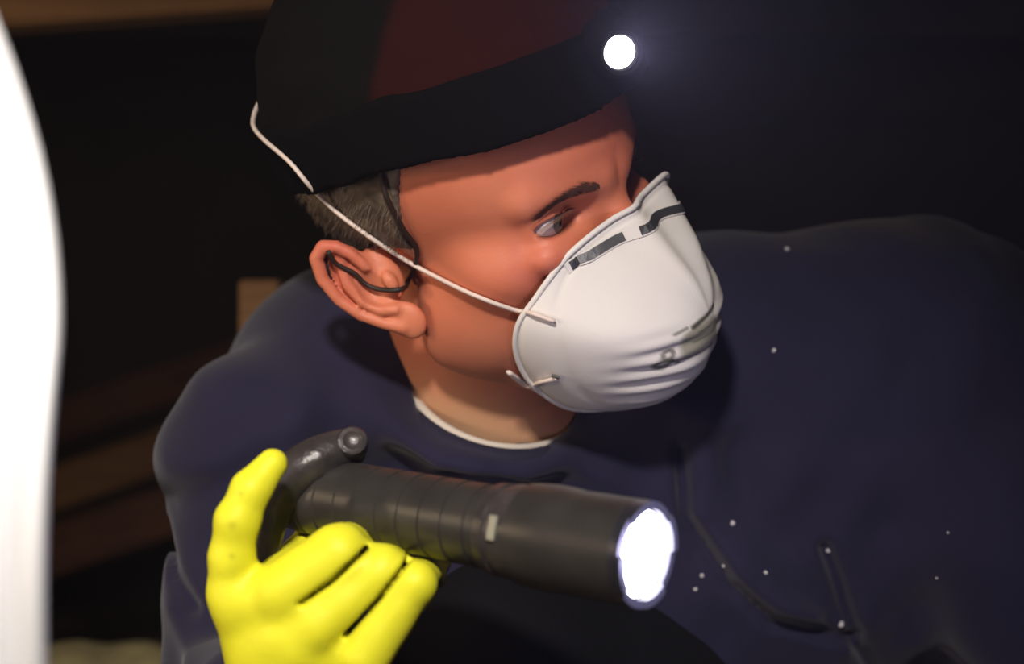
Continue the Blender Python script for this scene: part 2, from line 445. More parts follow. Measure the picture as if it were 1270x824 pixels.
# hand
def segd2(x, z, pts):
    d = None
    for a, b in zip(pts[:-1], pts[1:]):
        vx, vz = b[0]-a[0], b[2]-a[2]; t = np.clip(((x-a[0])*vx+(z-a[2])*vz)/(vx*vx+vz*vz), 0, 1)
        e = np.hypot(x-a[0]-vx*t, z-a[2]-vz*t); d = e if d is None else np.minimum(d, e)
    return d
def hand_pts():
    th = ([W(318, 800, -.185), W(291, 735, -.195), W(288, 690, -.200), W(295, 645, -.204), W(312, 607, -.204), W(338, 576, -.20)], [.014, .0118, .0102, .0098, .0088, .0068])
    A = ([W(352, 734, -.204), W(420, 687, -.204), W(448, 668, -.155), W(478, 628, -.135)], [.0135, .0130, .009, .008])
    B = ([W(393, 776, -.205), W(474, 710, -.203), W(494, 694, -.16), W(520, 655, -.140)], [.0125, .0120, .009, .008])
    Cc = ([W(452, 815, -.205), W(515, 724, -.206), W(530, 712, -.180), W(548, 680, -.155)], [.0118, .0094, .008, .007])
    I = ([W(335, 730, -.185), W(375, 690, -.145), W(405, 650, -.120), W(435, 605, -.118)], [.011, .010, .009, .008])
    return th, A, B, Cc, I
HP = hand_pts()
CREASE = [[W(372, 750, -.215), W(412, 722, -.215), W(452, 684, -.215)], [W(428, 790, -.215), W(470, 744, -.215), W(505, 698, -.213)]]
def hand(p):
    d = cone(p, WR, W(372, 790, -.192), .026, .021)
    d = smin(d, cone(p, W(335, 830, -.185), W(302, 740, -.195), .019, .0125), .010)
    d = smin(d, cone(p, W(372, 790, -.192), W(420, 820, -.190), .021, .018), .010)
    f = None
    for k, (pts, rs) in enumerate(HP):
        e = chain(p, pts, rs, .003)
        f = e if f is None else smin(f, e, .006)
    d = smin(d, cone(p, W(345, 742, -.198), W(402, 700, -.203), .0130, .0120), .006)
    x, y, z = p
    for pts in CREASE: f = f+.005*np.exp(-(segd2(x, z, pts)/.0012)**2)*(y < -.19); d = d+.0045*np.exp(-(segd2(x, z, pts)/.0011)**2)*(y < -.19)
    # web between thumb and fingers
    d = smin(d, cone(p, W(300, 745, -.195), W(352, 742, -.198), .013, .014), .006)
    return smin(d, f, .004)
def body(p):
    d = smin(torso(p)+.014, neck(p), .02)
    d = smin(d, np.minimum(rarm(p)+.008, farm(p)), .02)
    d = smin(d, head_w(p), .014)
    return np.minimum(d, near_only(hand, p, W(380, 740, -.185), .11)+.004)

person = tag(empty('person', (0.05, .12, .0)), 'person crouching in navy shirt, maroon cap and yellow glove, head turned right and down', 'person')
lo = (-.30, -.28, .02); hi = (.60, .42, .80)
V, Q = nets(body, lo, hi, .0015)
me = npmesh('body', V, Q)
q = np.stack(to_head(V.T), 1); aq = np.abs(q[:, 0])
g3 = lambda c, r: np.exp(-(((aq-c[0])/r[0])**2+((q[:, 1]-c[1])/r[1])**2+((q[:, 2]-c[2])/r[2])**2))
U_ = (aq-71)*ear_u[0]+(q[:, 1]+2)*ear_u[1]+(q[:, 2]+1)*ear_u[2]
blush = .75*g3((42, -80, 2), (22, 22, 15))+.8*g3((85, 25, 15), (14, 16, 30))+.5*g3((0, -90, 62), (50, 30, 22))+.6*g3((0, -118, -14), (14, 14, 14))
attr(me, 'blush', np.clip(blush, 0, 1))
stb = (1/(1+np.exp((q[:, 2]+32+.25*(q[:, 1]+40))/5)))*(1/(1+np.exp((q[:, 1]-2)/5)))*(q[:, 2] > -110)*.45
attr(me, 'stubble', np.clip(stb*(1-np.clip(g3((80, 5, -25), (16, 14, 18))*3, 0, 1)), 0, 1))
attr(me, 'lips', np.clip(2*g3((0, -97, -46), (24, 10, 7))-.5, 0, 1))
attr(me, 'pale', 1/(1+np.exp(np.clip((V[:, 2]-(CAMZ-.032)+.25*(V[:, 0]+.05))/.006, -30, 30))))  # paler neck skin, cut back on the right to paint in jaw shade
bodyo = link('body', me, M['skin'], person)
bvh = BVHTree.FromPolygons([tuple(v) for v in V.tolist()], Q.tolist())
def on_skin(p, off):
    "nearest skin point to p, lifted by off"
    loc, nr, i, d = bvh.find_nearest(Vector(p)); return loc+nr*off
def frontal(x, z, off=0, y0=-200):
    "hit the face from the front at head coordinates x, z (mm)"
    o = Vector(H(x, y0, z)); d = Vector(RH@np.array([0, 1., 0])); loc, nr, i, t = bvh.ray_cast(o, d)
    return (loc+nr*off, nr) if loc else (Vector(H(x, -85, z)), -d)
# eyes: ball, iris, pupil
gaze_l = np.array([.12, -1, -.06]); gaze_l /= np.linalg.norm(gaze_l)
for sx in (-1, 1):
    c = H(sx*32, -71, 25); ax = RH@gaze_l; r = .0119
    e = MB(); pr = [(r*math.cos(a), r*math.sin(a)) for a in np.linspace(0.02, math.pi-.02, 28)]
    e.lathe(c, ax, pr, 32); eo = e.build('eye', M['sclera'], person)
    i_ = MB(); i_.lathe(c, ax, [(r*math.cos(a)*1.012+.0002, r*math.sin(a)*1.012) for a in np.linspace(.02, .52, 10)], 32); i_.build('iris', M['iris'], eo)
    p_ = MB(); p_.lathe(c, ax, [(r*math.cos(a)*1.03+.0002, r*math.sin(a)*1.03) for a in np.linspace(.005, .20, 6)], 24); p_.build('pupil', M['pupil'], eo)
# brows and lashes: tapered strands
def strand(mb, p, d, nr, L, wd):
    p = Vector(p); d = Vector(d).normalized(); nr = Vector(nr); s = d.cross(nr).normalized()*wd
    m = p+d*L*.5+nr*L*.12; t = p+d*L+nr*L*.08
    mb.add([p-s, p+s, m+s*.8, m-s*.8, t], [(0, 1, 2, 3), (3, 2, 4)])
for sx in (-1, 1):
    b = MB()
    for k in range(560):
        t = random.random(); x = sx*(15+29*t); z = 37+5.5*math.sin(math.pi*min(1, t*.85+.12))-3.5*t+max(-1.7, min(1.7, random.gauss(0, 1)))*2.1*(1-.5*t)*min(1, .4+t*3)
        p, nr = frontal(x, z, .0002)
        d = RH@np.array([sx*(.55+.5*t), .25*t, .55*(1-t)-.15+random.gauss(0, .15)])
        d = Vector(d); d = d-nr*d.dot(nr)
        strand(b, p, d, nr, random.uniform(.005, .008), .00018)
    b.build('eyebrow', M['brow'], person, False, False)
    b = MB()
    for k in range(70):
        t = k/69; a = (t-.5)*2
        x = sx*(33+13.0*a); z = 24.2+5.0*math.sqrt(max(0, 1-a*a)); p = H(x, -71-13.5*math.sqrt(max(.1, 1-(a*.85)**2)), z)
        strand(b, p, RH@np.array([sx*a*.5, -1, .05]), RH@np.array([0, 0, 1.]), .006, .00022)
    b.build('eyelashes', M['brow'], person, False, False)
# hair: scalp layer plus strands, below the band
def band_z(y): return 66-.17*y-.20*np.maximum(0, y+25)+.20*np.maximum(0, y-45)      # lower edge of the band over head y (mm)
def hairf(p):
    q = to_head(p); n = .6*np.sin(q[1]*1.1)*np.sin(q[2]*.9)+.4*np.sin(q[1]*2.3+q[2]*1.7)
    d = cranium(q)-3.0-n*.7
    d = np.maximum(d, -(cranium(q)+3))
    hl = -10-.22*(q[2]-20)+.5*np.sin(q[2]*1.3)                                    # front hairline at the temple
    front = hl - q[1]
    side = np.where(q[2] > 20, front, np.maximum(-11-q[1], (14-q[2])*1.0))
    back = np.where(q[1] > 18, -60-q[2]+.0*q[1], side)
    d = smax(d, back, 2.5)
    d = np.maximum(d, q[2]-80)
    d = np.maximum(d, -(ear(q)-1.8))
    return d/1000
hv, hq = nets(hairf, TH-.15, TH+.15, .0018)
hm = MB(); sel = rng.choice(len(hv), min(5200, len(hv)), replace=False)
ho = npmesh('hair', hv, hq)
nrm = np.zeros(len(hv)*3, np.float32); ho.vertices.foreach_get('normal', nrm); nrm = nrm.reshape(-1, 3)
for i in sel:
    qh = np.array(to_head(hv[i])); out = nrm[i]
    if (qh[2] < 45 and abs(qh[0]) > 40) or qh[1] > 10:
        if cranium(tuple(qh)) < 1.5: continue
        d = RH@np.array([0, .55, -.8])+rng.normal(0, .18, 3); d = d-out*(d@out)*.8+out*.15
        strand(hm, hv[i], d, out, random.uniform(.006, .011), .00022)
hs = link('hair', ho, M['hair'], person)
hm.build('hair_strands', M['hair'], hs, False, False)

# cap: crown shell, black towards the sides and back, maroon in front
def crown(q):
    d = ell(q, (0, 8, 68), (83, 105, 104))
    return smin(d, ell(q, (0, -30, 62), (69, 76, 74)), 18)
def capf(p):
    q = to_head(p); c = crown(q)
    wr = .9*np.sin(q[1]*.13+q[2]*.05)*np.sin(q[2]*.11)+.5*np.sin(q[0]*.2+q[2]*.16)
    d = smax(c-4-wr, -(c+4), 1.2); d = smax(d, band_z(q[1])+3-q[2], 1.5)
    return d/1000
cv, cq = nets(capf, TH-.19, TH+.20, .0024)
cm = npmesh('cap', cv, cq); qc = np.stack(to_head(cv.T), 1)
attr(cm, 'black', 1/(1+np.exp(-(qc[:, 1]+14+.12*(qc[:, 2]-90))/1.2)))
tag(link('cap', cm, M['cap'], person), 'maroon front, black towards the sides and back')

# t-shirt
FOLD = [([(845, 560), (850, 640), (905, 725), (960, 775), (1010, 787), (1065, 800), (1095, 840), (1120, 900)], .0045, -.0095),
        ([(1025, 682), (1045, 730), (1060, 775), (1068, 792)], .0042, -.0095),
        ([(905, 560), (930, 640), (985, 710), (1035, 760)], .012, -.009),
        ([(860, 640), (930, 735), (1010, 770)], .010, .008),
        ([(1130, 430), (1110, 540), (1105, 640)], .018, -.006),
        ([(880, 500), (890, 600), (960, 700)], .016, .006),
        ([(700, 560), (760, 600), (800, 620)], .010, .004),
        ([(220, 570), (300, 560), (380, 520)], .012, .005), ([(225, 620), (290, 600), (340, 560)], .010, -.005),
        ([(205, 655), (232, 705), (262, 735)], .0045, -.008), ([(230, 740), (260, 770), (290, 790)], .007, .004),
        ([(250, 470), (330, 470), (430, 500)], .014, .004), ([(430, 430), (470, 500), (540, 570)], .010, .004), ([(930, 300), (900, 400), (870, 480)], .016, .005)]
FOLD = [([W(a, b, .03) for a, b in pts], s, A) for pts, s, A in FOLD]
fc = W(600, 563, .004); ll = W(497, 447, .050); rr_ = W(728, 500, .05); cc = W(612, 488, .080)
ea = fc-cc; eb = (rr_-ll)/2
en = np.cross(ea, eb); en /= np.linalg.norm(en)
if en[2] < 0: en = -en
def neckhole(p, s=1.0):
    x, y, z = p[0]-cc[0], p[1]-cc[1], p[2]-cc[2]
    ua, ub = ea/(ea@ea), eb/(eb@eb)
    a = x*ua[0]+y*ua[1]+z*ua[2]; b = x*ub[0]+y*ub[1]+z*ub[2]; n = x*en[0]+y*en[1]+z*en[2]
    r = np.sqrt(a*a+b*b)
    return np.maximum((r-s)*.045, np.abs(n-.065)-.064)
def shirt_base(p):
    x, y, z = p
    d = smin(torso(p), rarm(p), .022)-.004
    d = smin(d, cone(p, ELB, WR+(WR-ELB)*-.35, .050, .040), .02)
    x_, y_, z_ = x-cc[0], y-cc[1], z-cc[2]; ua, ub = ea/(ea@ea), eb/(eb@eb)
    rr = np.sqrt((x_*ua[0]+y_*ua[1]+z_*ua[2])**2+(x_*ub[0]+y_*ub[1]+z_*ub[2])**2); nn_ = x_*en[0]+y_*en[1]+z_*en[2]
    d = smin(d, np.hypot((rr-1.13)*.045, nn_+.001)-.0045, .030)
    f = 0
    for pts, s, A in FOLD: f = f+A*np.exp(-(segd2(x, z, pts)/s)**2)
    f = f*(y < .16)
    f = f+.0016*np.sin(x*60+z*35)*np.sin(z*48-x*22)+.0010*np.sin(x*120-z*75+y*60)
    return d-f
def shirtf(p):
    b = shirt_base(p)
    d = np.maximum(b, -(b+.009))
    d = smax(d, -neckhole(p, 1.0), .002)
    d = np.maximum(d, -(head_w(p)-.003))
    return d
sv, sq = nets(shirtf, (-.30, -.22, .02), (.62, .42, .76), .0024, slack=1.6)
sm = npmesh('shirt', sv, sq)
ns = np.zeros(len(sv)*3, np.float32); sm.vertices.foreach_get('normal', ns); ns = ns.reshape(-1, 3)
dz = np.clip((sv[:, 2]-(CAMZ+.045))/.02, 0, 1)*np.clip((sv[:, 0]-.12)/.05, 0, 1)*np.clip(ns[:, 2]*1.6, 0, 1)
dz *= np.clip(.6+.5*np.sin(sv[:, 0]*90+sv[:, 1]*70)*np.sin(sv[:, 0]*37), 0, 1)
attr(sm, 'dust', dz)
shirt = link('shirt', sm, M['shirt'], person)
sb = BVHTree.FromPolygons([tuple(v) for v in sv.tolist()], sq.tolist())
def loop(s, dn, n=72):
    return [cc+dn*en+s*(math.cos(t)*ea+math.sin(t)*eb) for t in np.linspace(0, 2*math.pi, n, endpoint=False)]
def hug(pts, off):
    out = []
    for p in pts:
        loc, nr, i, d = sb.find_nearest(Vector(p)); out.append(Vector(p) if d > .03 else loc+(loc-Vector(p))*0+nr*off)
    for _ in range(3): out = [(out[i-1]+out[i]*2+out[(i+1) % len(out)])/4 for i in range(len(out))]
    return out
b = MB(); b.tube(loop(1.06, .001), .0062, 12, closed=True); b.build('collar', M['rib'], shirt)
ring = [Vector(p) for p in loop(.985, .0055)]
cen = Vector(cc)
b = MB(); b.tube([p for p in ring], [.0022+.0018*max(0, -math.sin(t)) for t in np.linspace(0, 2*math.pi, 72, endpoint=False)], 10, closed=True); us = b.build('undershirt', M['under'], person)
tag(us, 'thin white undershirt neckline edge')
# near-black trouser thigh, added to fill the dark area below the torch
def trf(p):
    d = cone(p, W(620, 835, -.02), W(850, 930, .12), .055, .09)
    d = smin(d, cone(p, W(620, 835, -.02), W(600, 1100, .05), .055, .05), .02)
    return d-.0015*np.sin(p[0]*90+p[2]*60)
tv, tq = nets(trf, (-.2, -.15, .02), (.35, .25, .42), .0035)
tag(link('added_knee', npmesh('added_knee', tv, tq), M['knee_fill'], person), 'near-black trouser knee added to fill the dark area under the torch')
# glove
def glovef(p):
    h = hand(p); h = h-.0002*np.sin(p[0]*300+p[1]*200)*np.sin(p[2]*260)
    # creases between fingers drawn by the fingers themselves; open cuff at the wrist
    wd = (WR-W(372, 790, -.192)); wd = wd/np.linalg.norm(wd)
    cut = (p[0]-WR[0])*wd[0]+(p[1]-WR[1])*wd[1]+(p[2]-WR[2])*wd[2]-.012
    return np.maximum(np.maximum(h, -(h+.0030)), cut)
gv, gq = nets(glovef, (-.20, -.26, .22), (.02, -.07, .46), .0011)
gm = npmesh('work_glove', gv, gq)
gn = np.zeros(len(gv)*3, np.float32); gm.vertices.foreach_get('normal', gn); gn = gn.reshape(-1, 3)
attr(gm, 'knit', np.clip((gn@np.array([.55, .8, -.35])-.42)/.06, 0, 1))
gr = np.zeros(len(gv))
for a, b_, r in ((290, 650, 6), (288, 690, 4), (300, 612, 3)):
    c = W(a, b_, -.21); gr += .5*np.exp(-((np.linalg.norm((gv-c)[:, [0, 2]], axis=1))/(r/2800))**2)
attr(gm, 'grime', np.clip(gr, 0, 1))
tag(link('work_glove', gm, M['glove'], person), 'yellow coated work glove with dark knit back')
# dark cord looping in front of the ear
pts = [H(-72, -34, 66)]
pts = [W(480, 236, -.10), W(493, 270, -.10), W(514, 308, -.10), W(514, 340, -.10), W(494, 357, -.10), W(455, 352, -.10), W(422, 325, -.10)]
def cast(px, py, off):
    o = Vector((0, -1, CAMZ)); d = (Vector(W(px, py, 0))-o).normalized(); loc, nr, i, t = bvh.ray_cast(o, d)
    return loc+nr*off if loc else None
def hairproj(px, py, off):
    o = Vector((0, -1, CAMZ)); d = (Vector(W(px, py, 0))-o).normalized()
    best = None
    for B in (bvh, hbvh):
        loc, nr, i, t = B.ray_cast(o, d)
        if loc and (best is None or t < best[1]): best = (loc+nr*off, t)
    return best[0] if best else None
hbvh = BVHTree.FromPolygons([tuple(v) for v in hv.tolist()], hq.tolist())
cp = [hairproj(a, b_, .0024) for a, b_ in ((470, 200), (475, 214), (479, 230), (484, 248), (497, 280), (512, 305), (518, 325), (511, 345), (494, 356), (474, 357), (452, 350), (436, 340), (420, 327), (408, 310))]
cp = [c for c in cp if c]
b = MB(); b.tube(spline(cp, 6), .0014, 8); o = b.build('ear_cord', M['cord'], None)
origin_to(o, cp[6]); tag(o, 'thin dark cord looping down from the cap in front of the ear', 'cord')

# ---------------------------------------------------------------- dust mask
HC = lambda x, y, z: Vector(H(x, y, z))
rim_n = [(0, -106, 22), (-14, -99, 19), (-38, -89, 10), (-54, -77, -8), (-61, -67, -24), (-58, -61, -46), (-47, -61, -70), (-28, -70, -92), (0, -84, -100)]
rim_f = [(28, -70, -92), (47, -62, -70), (58, -66, -46), (62, -76, -20), (57, -88, 4), (44, -98, 20), (16, -101, 21)]
R_ = [Vector(p) for p in rim_n+rim_f]
nR = len(R_)
rim = []
for i in range(nR):
    a, b_, c, d = R_[i-1], R_[i], R_[(i+1) % nR], R_[(i+2) % nR]
    for k in range(12):
        t = k/12; rim.append(.5*((2*b_)+(c-a)*t+(2*a-5*b_+4*c-d)*t*t+(3*b_-a-3*c+d)*t**3))
apex = Vector((0, -146, -38))
def mask_pt(r, s):
    s = min(s, 1); x = r.x+(apex.x-r.x)*s; z = r.z+(apex.z-r.z)*s
    f = (1-(1-s)**2.1)**(1/1.75); tw = 1/(1+math.exp(-(r.z+12)/8)); y = r.y+(apex.y-r.y)*((1-tw)*f+tw*(1-(1-s)**1.9)**1.3)
    # nose ridge keeps the top of the cup narrow
    return Vector((x, y, z))
rows = []
NS = 60
for j in range(NS+1):
    s = (j/NS)**1.15; rows.append([mask_pt(r, s) for r in rim])
arr = np.array([[tuple(v) for v in row] for row in rows])
# normals by finite differences
du = np.roll(arr, -1, 1)-np.roll(arr, 1, 1); dv = np.gradient(arr, axis=0); nn = np.cross(du, dv); nn /= np.linalg.norm(nn, axis=2, keepdims=True)+1e-9
if nn[NS//2, :, 1].mean() > 0: nn = -nn
nn[-3:] = (0, -1, 0)
X, Y, Z = arr[..., 0], arr[..., 1], arr[..., 2]
tt = (np.arange(NS+1)/NS)[:, None]
sg = lambda v: 1/(1+np.exp(-v))
win = sg((Z+88)/3)*sg((-36-Z)/3)*sg((38-np.abs(X))/3)*sg((tt-.2)/.03)*(1-.85*np.exp(-(X/15)**2))
disp = 1.15*win*np.cos((Z+38)*2*np.pi/10.5)
disp += -.9*np.exp(-((tt-.10)/.018)**2)              # groove inside the welded rim
disp += .5*np.sin(X*.17+Z*.1)*np.sin(Z*.13)*sg((tt-.2)/.05)
arr = arr+nn*disp[..., None]
mv = [H(*p) for p in arr.reshape(-1, 3)]; m_ = len(rim)
mf = [(j*m_+i, j*m_+(i+1) % m_, (j+1)*m_+(i+1) % m_, (j+1)*m_+i) for j in range(NS) for i in range(m_)]
dust = tag(empty('dust_mask', H(0, -84, -100)), 'white cupped dust mask with ribs and dark nose strip, worn over nose and mouth', 'mask')
b = MB(); b.add(mv, mf); shell = b.build('shell', M['mask'], dust)
x, y, z = X.ravel(), Y.ravel(), Z.ravel()
def blob(cx, cz, rx, rz, p=4): return np.clip(1.6-1.6*((np.abs((x-cx)/rx))**p+(np.abs((z-cz)/rz))**p), 0, 1)
front = (y < -100)
x0_ = -13
pr_ = blob(x0_+6, -43, 15, 8.5)*front
ink = 0
def bar(x0, z0, x1, z1, wd, s=1.0):
    vx, vz = x1-x0, z1-z0; x0, z0 = x0+x0_, z0+6; t = np.clip(((x-x0)*vx+(z-z0)*vz)/(vx*vx+vz*vz), 0, 1)
    return s*np.clip(1.5-np.hypot(x-x0-vx*t, z-z0-vz*t)/wd, 0, 1)
ink = np.maximum.reduce([bar(-10, -41, -3, -40, .9, .7), bar(0, -41, 20, -38, 1.3, 1), bar(-7, -58, 16, -58.5, 1.2, .8), bar(3, -45, 18, -45, .7, .5), bar(0, -50, 18, -50, .7, .5),
     .9*np.clip(1.5-np.abs(np.hypot(x-x0_+14, z-6+57.5)-3.2)/1.3, 0, 1), .8*np.clip(1.5-np.abs(np.hypot(x-x0_+13, z-6+52)-2.2)/1.1, 0, 1), bar(-12, -54, -7, -60, .8, .9)])*front
me = shell.data
# recalc keeps vertex order
attr(me, 'print', pr_); attr(me, 'ink', np.clip(ink, 0, 1))
md = shell.modifiers.new('thick', 'SOLIDIFY'); md.thickness = .0016; md.offset = -1
# rolled rim edge
b = MB(); b.tube([HC(*(r+Vector((0, -1, 0)))) for r in rim], .0016, 8, closed=True); b.build('rim', M['mask'], dust)
mb_ = BVHTree.FromPolygons([tuple(map(float, v)) for v in mv], mf)
def on_mask(x, z, off=.0006):
    o = HC(x, -220, z); d = Vector(RH@np.array([0, 1., 0])); loc, nr, i, t = mb_.ray_cast(o, d)
    if nr.dot(d) > 0: nr = -nr
    return loc+nr*off, nr
# nose strip: two dark flat lengths with the pale bent middle
def ribbon(name, pts, wd, th, m, parent, mat_up=None):
    b = MB(); vv = []; 
    for i, (p, nr) in enumerate(pts):
        t = (pts[min(i+1, len(pts)-1)][0]-pts[max(i-1, 0)][0]).normalized(); s = t.cross(nr).normalized()*wd
        vv += [p-s, p+s, p+s+nr*th, p-s+nr*th]
    n = len(pts); ff = [(0, 1, 2, 3), (4*n-1, 4*n-2, 4*n-3, 4*n-4)]
    for i in range(n-1):
        for k in range(4): ff.append((i*4+k, (i+1)*4+k, (i+1)*4+(k+1) % 4, i*4+(k+1) % 4))
    b.add(vv, ff); return b.build(name, m, parent, False)
strip = [(-43, 0), (-34, 4.5), (-25, 8), (-16, 11), (-6, 12.5)]
def strip_pts(a, b_, n=14):
    out = []
    for k in range(n):
        x = a+(b_-a)*k/(n-1); z = 11.5-.0045*x*x; out.append(on_mask(x, z, .0005))
    return out
nc = ribbon('nose_strip', strip_pts(-41, 40, 40), .0032, .0003, M['mask'], dust)
tag(ribbon('metal_band', strip_pts(-39, -12), .0024, .0009, M['clip'], nc), 'dark grey metal length, near side')
tag(ribbon('metal_band', strip_pts(-5, 36), .0024, .0009, M['clip'], nc), 'dark grey metal length, far side')
def bandf(p):
    q = to_head(p); c = crown(q)
    wv = .8*np.sin(q[1]*.21+q[0]*.17)
    lo_ = band_z(q[1])+wv+.5*np.sin(q[0]*.9)*np.sin(q[1]*.7); wd = 36
    d = smax(c-7.2, -(c+1), 1); d = smax(d, lo_-q[2], 1.2); return smax(d, q[2]-lo_-wd, 1.2)/1000
bv, bq = nets(bandf, TH-.19, TH+.20, .0020)
# straps
bnb = BVHTree.FromPolygons([tuple(v) for v in bv.tolist()], bq.tolist())
def strap(name, pts, r):
    b = MB(); b.tube(pts if len(pts) > 40 else spline(pts, 8), r, 10, flat=.8); return b.build(name, M['strap'], dust)
def skin_px(px, py, off): return hairproj(px, py, off) or Vector(W(px, py, 0))
cap_b = BVHTree.FromPolygons([tuple(v) for v in cv.tolist()], cq.tolist())
def any_px(px, py, off):
    o = Vector((0, -1, CAMZ)); d = (Vector(W(px, py, 0))-o).normalized(); best = None
    for B in (bvh, hbvh, cap_b, mb_, bnb):
        loc, nr, i, t = B.ray_cast(o, d)
        if loc and (best is None or t < best[1]):
            if nr.dot(d) > 0: nr = -nr
            best = (loc+nr*off, t)
    return best[0] if best else None
up_px = [(688, 398), (662, 388), (640, 381), (600, 366), (560, 349), (520, 327), (480, 302), (440, 275), (405, 246), (380, 218), (362, 194)]
up_d = [(p.x, p.y) for p in spline([(a, b_, 0) for a, b_ in up_px], 5)]
up = [any_px(a, b_, .0026) for a, b_ in up_d]; up = [u for u in up if u]
for _ in range(4): up = [up[0]]+[(up[i-1]+up[i]*2+up[i+1])/4 for i in range(1, len(up)-1)]+[up[-1]]
back = [H(-74, 64, 66), H(-55, 92, 72), H(0, 116, 80), H(55, 92, 72), H(80, 40, 55), H(82, -10, 25), H(72, -50, -5), H(64, -70, -24)]
def near_cap(p):
    best = None
    for B in (cap_b, hbvh, bnb):
        loc, nr, i, d = B.find_nearest(Vector(p))
        if best is None or d < best[1]: best = (loc+nr*.002, d)
    return best[0]
full = up+[near_cap(Vector(up[-1]).lerp(Vector(H(0, 118, 84)), t)+Vector(RH@np.array([-1., 1, 0]))*.05*math.sin(math.pi*t)) for t in np.linspace(.06, 1, 12)]+[near_cap(back[3])]+[Vector(p) for p in back[4:]]
for _ in range(5): full = full[:20]+[(full[i-1]+full[i]*2+full[i+1])/4 for i in range(20, len(full)-3)]+full[-3:]
strap('upper_strap', full, .0015)
low = [any_px(692, 466, .0018), any_px(672, 471, .0018), any_px(655, 476, .002), Vector(on_skin(W(634, 480, -.045), .003))]
low += [Vector(on_skin(p, .0015)) for p in (H(-34, -52, -98), H(-18, -58, -104), H(0, -62, -106), H(18, -58, -104), H(34, -52, -98))]
low += [Vector(H(50, -58, -74))]
strap('lower_strap', low, .0014)
for (a, b_) in ((684, 398), (690, 463)):
    c = any_px(a, b_, .0012); n_ = any_px(a, b_, .003)
    q = MB(); dx = Vector((.0022, 0, -.0006)); nv = (n_-c).normalized(); q.box(c+nv*.001, dx, nv.cross(dx).normalized()*.0004, nv*.0008); q.build('staple', M['staple'], dust, False)

# ---------------------------------------------------------------- headlamp
hl = tag(empty('headlamp', H(0, -112, 95)), 'headlamp glowing white on a wide black elastic band around the cap', 'headlamp')
link('band', npmesh('band', bv, bq), M['band'], hl)
LP = W(769, 65, 0); 
# find the cap front behind the lens
ld = Vector(RH@np.array([-.12, -1, -.10])).normalized()
o = Vector((0, -1, CAMZ)); d = (Vector(LP)-o).normalized(); hit = cap_b.ray_cast(o, d)
base = (hit[0] if hit[0] else Vector(H(0, -108, 102)))
lc = base-d*.028
ax = (-d*.80+ld*.6).normalized()
b = MB(); b.lathe(lc, ax, [(-.030, .001), (-.030, .013), (-.026, .015), (-.006, .0135), (-.004, .0125), (.0015, .0120), (.0025, .0110), (.0015, .0088), (-.002, .0080)], 40)
ho_ = b.build('lamp_housing', M['band'], hl); autosmooth(ho_)
b = MB(); b.lathe(lc, ax, [(-.001, .0081), (.0010, .0070), (.0018, .004), (.002, .0002)], 32); b.build('lens', M['lamp'], ho_)
q = MB(); q.box(lc-ax*.033, Vector((0, 0, .018)), ax.cross(Vector((0, 0, 1))).normalized()*.024, ax*.006, .003); q.build('bracket', M['band'], hl, False)
def point(name, loc, power, r, col):
    l = bpy.data.lights.new(name, 'POINT'); l.energy = power; l.shadow_soft_size = r; l.color = col
    o = bpy.data.objects.new(name, l); C.objects.link(o); o.location = loc; return o
hs_ = spot('headlamp_light', lc+ax*.006, lc+ax+Vector((.1, 0, .40)), .006, 22, (.62, .56, 1), 120, .3)
# thin haze added through the crawlspace air to imitate the headlamp's lens glow
hz = MB(); hz.box((0, .28, .378), (1.6, 0, 0), (0, 1.54, 0), (0, 0, .335))
hm_ = bpy.data.materials.new('glow_haze'); hm_.use_nodes = True; nt = hm_.node_tree; nt.nodes.remove(nt.nodes['Principled BSDF'])
vsn = nt.nodes.new('ShaderNodeVolumeScatter'); vsn.inputs['Density'].default_value = HAZE; vsn.inputs['Color'].default_value = (1, 1, 1, 1)
nt.links.new(vsn.outputs[0], nt.nodes['Material Output'].inputs['Volume'])
tag(hz.build('glow_haze', hm_, None, False), 'thin haze added in the crawlspace air, standing for lens glow around the lamps', 'haze', kind='stuff')

# ---------------------------------------------------------------- torch (flashlight)
A0 = Vector(W(372, 612, -.14)); B0 = Vector(W(800, 688, -.255)); fx = (B0-A0).normalized(); Lf = (B0-A0).length
fl = tag(empty('flashlight', A0), 'black metal flashlight held level in the yellow glove, lens glowing white', 'flashlight')
b = MB()
knurl = []
prof = [(-.004, .001), (-.004, .015), (0, .0175), (.008, .0185)]
dd = .012
while dd < Lf*.60:
    prof += [(dd, .0186), (dd+.0004, .0180), (dd+.0018, .0180), (dd+.0022, .0186)]; dd += .0125
prof += [(Lf*.62, .0186), (Lf*.63, .0175)]
b.lathe(A0, fx, prof, 56); o = b.build('body_tube', M['blk'], fl); autosmooth(o, 40)
b = MB(); b.lathe(A0, fx, [(Lf*.60, .0170), (Lf*.61, .0200), (Lf*.635, .0205), (Lf*.64, .0195), (Lf*.655, .0195), (Lf*.66, .0208), (Lf*.70, .0210), (Lf*.705, .0195)], 56); o = b.build('collar_ring', M['blk2'], fl); autosmooth(o, 35)
b = MB(); b.lathe(A0, fx, [(Lf*.695, .0190), (Lf*.70, .0222), (Lf*.76, .0230), (Lf*.80, .0228), (Lf*.83, .0222), (Lf*.96, .0224), (Lf-.003, .0222), (Lf-.003, .0185), (Lf-.008, .0178)], 64); o = b.build('head', M['blk'], fl); autosmooth(o, 35)
def cren(a): return .0221
b = MB(); n = 96; vv = []; ff = []
u = Vector((0, 0, 1)); u = (u-fx*u.dot(fx)).normalized(); v = fx.cross(u)
for k in range(n):
    a = 2*math.pi*k/n; h = .0022 if (k//12) % 2 == 0 else .0008
    c_ = u*math.cos(a)+v*math.sin(a)
    for r, dd in ((.0224, -.004), (.0224, h), (.0188, h), (.0186, -.003)): vv.append(B0+fx*dd+c_*r)
